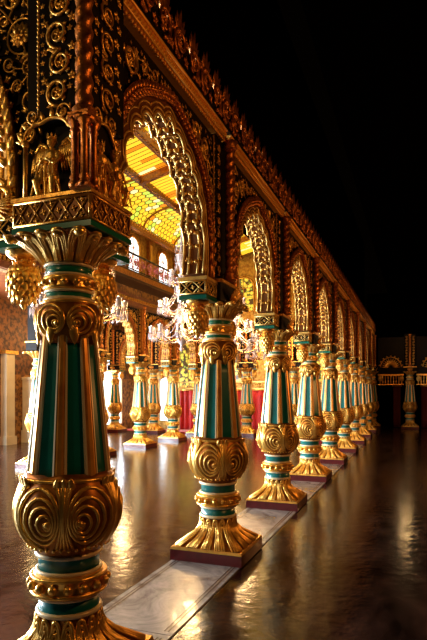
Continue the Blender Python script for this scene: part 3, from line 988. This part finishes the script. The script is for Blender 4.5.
# open trusses over nearer half, dark gap by the arcade
b=MB(); b.box(-.70,-.42,5.9,25.5,4.05,8.3,0); b.box(-9.9,-.42,5.7,5.9,4.6,8.3,0) if 0 else None
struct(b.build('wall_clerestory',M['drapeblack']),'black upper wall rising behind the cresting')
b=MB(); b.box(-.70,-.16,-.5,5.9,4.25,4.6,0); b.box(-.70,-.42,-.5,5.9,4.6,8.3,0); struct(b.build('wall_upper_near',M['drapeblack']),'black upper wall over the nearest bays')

# ------------------------------------------------------------------ transverse arcade at the hall end
YT=18.6
TX=[(-9.35,'slender column at the far left, daylight window behind it'),(-7.65,'column of the far cross row, right of the daylight window'),
    (-3.9,'column of the far cross row, standing before the red curtain')]
for x,l in TX: place_col(x,YT,-pi/2,l,'columns of the far cross row')
for i,(xa,xb,l) in enumerate(((-9.35,-7.65,'far cross row arch at the left, window light within'),(-7.65,-5.6,'far cross row arch behind the chandelier'),(-5.6,-3.9,'far cross row arch over the bright red curtain'),(-3.9,-2.2,'far cross row arch behind the third column'))):
    o=copy_tree(arch0,skip=nofr); o.location=((xa+xb)/2,YT,0); o.rotation_euler=(0,0,-pi/2); o.scale=(1,(xb-xa)/S,.98)
    tag(o,l,'arch','arches of the far cross row','thing')
place_col(-2.2,YT,-pi/2,'column of the far cross row, mostly hidden behind the third column','columns of the far cross row')
# walls
b=MB(); b.box(-9.95,-9.72,-1,21.6,0,2.1,0); b.box(-9.95,-9.72,-1,21.6,2.1,6.9,1); struct(b.build('wall_left',[M['wall'],M['panelwall']]),'golden side wall of the hall')
b=MB(); b.box(-9.72,-.75,21.4,21.6,0,7.6,0); b.box(-.75,-.36,21.4,21.6,0,4.0,0); struct(b.build('wall_back',[M['wallrich']]),'golden carved end wall of the hall')
b=MB(); b.box(-9.72,-5.7,-1,21.4,4.35,4.45,0); struct(b.build('ceiling_aisle',[M['redwood']]),'red brown ceiling of the side aisle')
for i,(y,w) in enumerate(((2.0,1.3),(4.6,1.3),(7.2,1.3),(9.8,1.1),(18.95,1.5))):
    arched_window(-9.71,y,.25,w,2.55,0,'tall arched daylight window in the side wall, %s from the viewer'%ORD[i],nw,'day','creamwall'); nw+=1
arched_window(-8.5,21.39,.30,.5,1.9,-pi/2,'narrow daylight window in the end wall',nw,'day','creamwall'); nw+=1
arched_window(-7.4,21.39,1.75,.9,1.9,-pi/2,'lime backlit window above the bright red curtain',nw,'gl_paint'); nw+=1
for i,x in enumerate((-5.0,-3.3,-1.6)):
    arched_window(x,21.39,1.95,1.0,1.6,-pi/2,'yellow backlit window above the curtain, %s from the left'%ORD[i].replace('nearest','first'),nw,'gl_paint'); nw+=1
for i,x in enumerate((-4.9,-3.4,-1.9)):
    arched_window(x,21.39,4.9,.9,1.4,-pi/2,'upper window high on the end wall, %s from the left'%ORD[i].replace('nearest','first'),nw,'gl_paint'); nw+=1
# end-wall frieze
b=MB(); b.box(-5.4,-.4,21.2,21.4,4.1,4.35,0); b.box(-5.4,-.4,21.25,21.4,3.6,4.1,1)
struct(b.build('trim_3',[M['gold_relief'],M['redwood']]),'red and gold frieze on the end wall')
# cream pier + panel by the side wall at far left
b=MB(); b.box(-9.715,-9.50,12.75,13.1,.0,2.7,0); b.box(-9.715,-9.46,12.7,13.15,0,.25,0); b.box(-9.715,-9.44,12.65,13.2,2.7,2.8,1)
b.build('x',[M['creamwall'],M['gold_relief']]); o=bpy.data.objects['x']; o.name='cream_pilaster'
tag(o,'cream pilaster on the side wall at the far left edge','pilaster',None,'thing')
cab=empty('panelled_cupboard',(-9.45,12.6,0)); 
cab=empty('panelled_cupboard',(-9.45,14.25,0)); bpy.data.objects.remove(bpy.data.objects['panelled_cupboard'])
tag(cab,'pale glazed cupboard against the side wall behind the nearest shaft','cupboard')
b=MB(); b.box(-.25,.15,-.58,.58,.38,1.95,0); b.box(-.25,.20,-.62,.62,1.95,2.03,0); b.build('body',M['creamwall'],cab)
b=MB(); b.box(-.25,.22,-.64,.64,0,.38,0); b.box(.22,.235,-.55,.55,.08,.30,1); b.build('base',[M['creamwall'],M['redwood']],cab)
b=MB(); b.box(.15,.165,-.50,-.03,.48,1.85,0); b.build('door',M['palegold'],cab)
b=MB(); b.box(.15,.165,.03,.50,.48,1.85,0); b.build('door',M['palegold'],cab)

# red curtains: screens at the hall end
def curtain(x0,x1,y,z1,label,m='red',amp=.05,group='red curtains at the hall end',axis='x'):
    b=MB(); n=int((x1-x0)/.03); K=6; vs=[]
    for d in (0,.02):
        for i in range(n+1):
            x=x0+(x1-x0)*i/n
            for k in range(K+1):
                z=.02+(z1-.02)*k/K; yy=y+d+amp*sin(x*26+.6*sin(x*7))*(1-.4*k/K)
                vs.append((x,yy,z))
    K1=K+1; o=(n+1)*K1; fs=[]
    for i in range(n):
        for k in range(K):
            a=i*K1+k; fs.append((a,a+K1,a+K1+1,a+1)); fs.append((o+a,o+a+1,o+a+K1+1,o+a+K1))
    for i in range(n):
        a=i*K1+K; fs.append((a,a+K1,o+a+K1,o+a)); a=i*K1; fs.append((a,o+a,o+a+K1,a+K1))
    b.add(vs,fs,0)
    ob=b.build('curtain',M[m]); tag(ob,label,'curtain',group)
    b=MB(); b.tube([(x0-.05,y,z1+.02),(x1+.05,y,z1+.02)],.03,6); b.build('curtain_rail',M['gold'],ob)
    return ob
curtain(-7.35,-6.65,20.4,1.62,'bright red curtain left of the second column')
curtain(-5.4,-4.65,20.4,1.62,'red curtain directly behind the second column')
curtain(-4.55,-3.4,20.4,1.62,'red curtain between the second and third columns')
curtain(-3.3,-2.1,20.4,1.62,'dark red curtain between the third and fourth columns')
curtain(-2.0,-.8,20.4,1.62,'red curtain between the fourth and fifth columns')
# gilded screen over curtain
b=MB(); rng=random.Random(9); P=lambda u,v,o: V((u,20.56-o,v))
for i in range(23):
    u=-7.25+i*.285; scroll(b,P,V((0,-1,0)),u,1.83,.12,rng,0,1.5,-pi/2,1 if i%2 else -1,6,.12)
b.box(-7.5,-.7,20.55,20.60,1.68,1.72); b.box(-7.5,-.7,20.55,20.60,1.94,1.99)
for x in (-7.46,-6.0,-4.60,-3.35,-2.05,-.72): b.box(x-.025,x+.025,20.55,20.60,0,1.99)
tag(b.build('gilded_screen',M['palegold']),'gilded scrollwork screen rail above the red curtains','screen')
# red carpet runner by far cross row
b=MB(); b.box(-9.6,-6.4,19.3,20.4,0,.012); tag(b.build('carpet_runner',M['red']),'red carpet runner on the floor by the far daylight window','carpet')

# ------------------------------------------------------------------ chandeliers
def make_chandelier():
    root=empty('chandelier')
    b=MB(); b.tube([(0,0,5.3),(0,0,7.72)],.012,6)
    b.build('chain',M['brass'],root)
    b=MB()
    b.lathe(smooth_prof([(2.72,.004),(2.78,.05),(2.86,.03),(2.95,.10),(3.05,.12),(3.12,.05),(3.3,.035),(3.38,.09),(3.5,.11),(3.62,.05),(3.8,.035),(3.9,.10),(4.1,.13),(4.25,.06),(4.5,.04),(4.62,.09),(4.8,.10),(4.9,.04),(5.1,.03),(5.3,.02)],3),16)
    for zz in (3.2,3.5,3.62,3.95,4.12,4.3,4.62,4.8,5.0):
        for q in range(10):
            a=2*pi*q/10; rr=.10+.05*((q+int(zz*10))%2); b.petal((rr*cos(a),rr*sin(a),zz),(0,0,-1),(cos(a),sin(a),0),.16,.014,.010,0,0,3,5)
        b.tube([(.13*cos(2*pi*q/12),.13*sin(2*pi*q/12),zz) for q in range(12)],.012,5,True)
    b.build('stem',M['crystal'],root)
    for tier,(z,R,k) in enumerate(((3.05,.66,10),(3.62,.46,8),(4.25,.26,6))):
        for i in range(k):
            a=2*pi*(i+.5*tier)/k; c,s_=cos(a),sin(a)
            b=MB(); pts=[]
            for j in range(11):
                t=j/10; r=.05+(R-.05)*t; pts.append((r*c,r*s_,z-.16*sin(pi*t*.9)+.10*t))
            b.tube(pts,.013,5); arm=b.build('arm',M['brass'],root)
            b=MB(); zt=z+.06
            b.lathe([(zt,.018),(zt+.02,.04),(zt+.05,.045),(zt+.10,.04),(zt+.14,.062)],12,(R*c,R*s_),cap=False)
            for q in range(10):
                aa=2*pi*q/10; x,y=R*c+.06*cos(aa),R*s_+.06*sin(aa)
                b.petal((x,y,zt+.01),(0,0,-1),(cos(aa),sin(aa),0),.13 if q%2 else .18,.012,.009,0,0,3,5)
            b.petal((R*c,R*s_,zt),(0,0,-1),(1,0,0),.16,.018,.018,0,0,3,6)
            b.build('glass_shade',M['crystal'],arm)
            b=MB(); b.ball((R*c,R*s_,zt+.12),(.022,.022,.045),0,8,6); b.build('lamp_bulb',M['bulb'],arm)
        b=MB()
        for i in range(k):
            a0=2*pi*(i+.5*tier)/k; a1=2*pi*(i+1+.5*tier)/k
            sw=[]; up=[]
            for j in range(19):
                t=j/18; a=a0+(a1-a0)*t; r=R*(1-.06*sin(pi*t)); sw.append((r*cos(a),r*sin(a),z+.05-.13*sin(pi*t)))
            for j in range(25):
                t=j/24; r=R*(1-t)+.07*t; up.append((r*cos(a0),r*sin(a0),z+.1+.42*t*t))
            b.tube(sw,[.014 if q%2 else .003 for q in range(19)],5); b.tube(up,[.011 if q%2 else .003 for q in range(25)],5)
        b.build('crystal_swags',M['crystal'],root)
    return root
ch=make_chandelier()
CL=['large crystal chandelier hanging beside the second column','crystal chandelier partly hidden behind the nearest capital','crystal chandelier seen between the second and third columns','farthest crystal chandelier, beside the third column']
for i,y in enumerate((10.65,6.9,14.3,17.6)):
    o=ch if i==0 else copy_tree(ch); o.location=(-2.92,y,-.28)
    tag(o,CL[i],'chandelier','crystal chandeliers along the hall')

# ------------------------------------------------------------------ dark veranda end at the right
YE=24.33
place_col(1.55,YE,-pi/2,'lone column at the far right, dimly lit at the veranda end','columns of the veranda end')
place_col(3.4,YE,-pi/2,'column beyond the right edge of the veranda end','columns of the veranda end')
def fan(mb, cx, z, R):
    for i in range(13):
        a=pi*(i+.0)/12; d=(cos(a),0,sin(a))
        mb.petal((cx+cos(a)*R*.15,YE-.05,z+sin(a)*R*.15),d,(0,-1,0),R*.8,.035,.03,.05)
    for rr in (R,R*.55): mb.tube([(cx+rr*cos(pi*i/20),YE-.04,z+rr*sin(pi*i/20)) for i in range(21)],.022,6)
    for i in range(9):
        a=pi*(i+.5)/9; mb.ball((cx+cos(a)*R*1.12,YE-.04,z+sin(a)*R*1.12),.035)
for n_,(cx,xa,xb,l) in enumerate(((.78,0,1.55,'gilded fan shaped lunette left of the lone far column'),(2.48,1.55,3.4,'gilded fan shaped lunette at the right edge'))):
    root=empty('fan_lunette',(0,0,0)); tag(root,l,'lunette','fan lunettes of the veranda end','thing')
    b=MB(); b.box(xa+.25,xb-.25,YE,YE+.1,2.30,3.9); b.build('back_panel',M['black'],root)
    b=MB(); fan(b,cx,2.62,.42); b.build('fan',M['gold_relief'],root)
    b=MB(); b.box(xa+.25,xb-.25,YE-.06,YE+.1,2.25,2.32); b.box(xa+.25,xb-.25,YE-.06,YE+.1,1.86,1.90)
    k=int((xb-xa-.5)/.11)
    for i in range(k):
        x=xa+.28+(xb-xa-.56)*(i+.5)/k; b.lathe([(1.90,.02),(2.0,.028),(2.08,.014),(2.16,.026),(2.25,.018)],8,(x,YE))
    b.build('baluster_band',M['gold_relief'],root)
    for x in (xa+.34,xb-.34):
        o=pendant_mb(0,0,2.28,.08,.28).build('pendant',M['palegold'],root); o.location=(x,YE-.05,0)
for x0,x1,l in ((.85,1.15,'dark red curtain strip left of the lone far column'),(2.0,2.3,'dark red curtain strip right of the lone far column')):
    curtain(x0,x1,YE+.7,1.8,l,'darkred',.04,'curtain strips at the veranda end')
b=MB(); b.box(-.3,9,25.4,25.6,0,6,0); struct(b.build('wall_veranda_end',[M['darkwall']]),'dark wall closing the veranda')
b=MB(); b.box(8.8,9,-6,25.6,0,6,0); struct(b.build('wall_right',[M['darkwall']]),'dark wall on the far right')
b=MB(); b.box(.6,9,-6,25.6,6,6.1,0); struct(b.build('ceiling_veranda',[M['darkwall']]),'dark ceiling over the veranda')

# ------------------------------------------------------------------ light
w=bpy.data.worlds.new('world'); SC.world=w; w.use_nodes=True
w.node_tree.nodes['Background'].inputs[0].default_value=(.9,.45,.15,1); w.node_tree.nodes['Background'].inputs[1].default_value=.0006
def light(name,kind,loc,power,color,size=.3,rot=None,size_y=None,spot=None):
    l=bpy.data.lights.new(name,kind); l.energy=power; l.color=color
    if kind=='AREA':
        l.size=size
        if size_y: l.shape='RECTANGLE'; l.size_y=size_y
    else: l.shadow_soft_size=size
    o=bpy.data.objects.new(name,l); COL.objects.link(o); o.location=loc
    if rot: o.rotation_euler=rot
    return o
WARM=(1.0,.62,.26); DEEP=(1.0,.40,.10); DAY=(.78,.90,1.0)
for i,y in enumerate((6.9,10.65,14.3,17.9)):
    light('chandelier_light','POINT',(-2.8,y,3.25),200,WARM,.3)
light('aisle_light','POINT',(-7.7,12,3.6),150,WARM,.3)
light('aisle_light','POINT',(-7.7,16.5,3.6),150,WARM,.3)
light('hall_end_light','POINT',(-4.5,19.6,3.6),150,WARM,.3)
# hall lamp nearer than the frame, to the left of the viewer
light('hall_lamp','POINT',(-3.6,1.4,3.1),120,(1.0,.70,.34),.08)
light('hall_lamp','POINT',(-1.0,.2,3.5),26,(1.0,.66,.28),.05)
# daylight entering at the side windows
for y in (2.0,4.6,7.2,9.8):
    light('window_daylight','AREA',(-9.62,y,1.6),800,DAY,1.2,(0,-pi/2,0),1.2)
light('window_daylight','AREA',(-9.62,18.95,1.6),120,DAY,1.2,(0,-pi/2,0),1.2)
# dim veranda lamps
light('veranda_lamp','POINT',(3.6,3.2,3.4),85,DEEP,.06)
light('veranda_lamp','POINT',(3.4,9.0,2.2),90,DEEP,.10)
light('veranda_lamp','POINT',(3.4,16.0,2.4),90,DEEP,.12)
light('veranda_lamp','POINT',(1.4,22.6,3.9),16,WARM,.10)  # added light without a fixture, brightens the far fan lunettes

SC.view_settings.view_transform='Standard'
try: SC.view_settings.look='None'
except Exception: pass
SC.view_settings.gamma=1; SC.view_settings.exposure=0.3; SC.view_settings.use_curve_mapping=False
SC.cycles.max_bounces=6; SC.cycles.sample_clamp_indirect=4.0
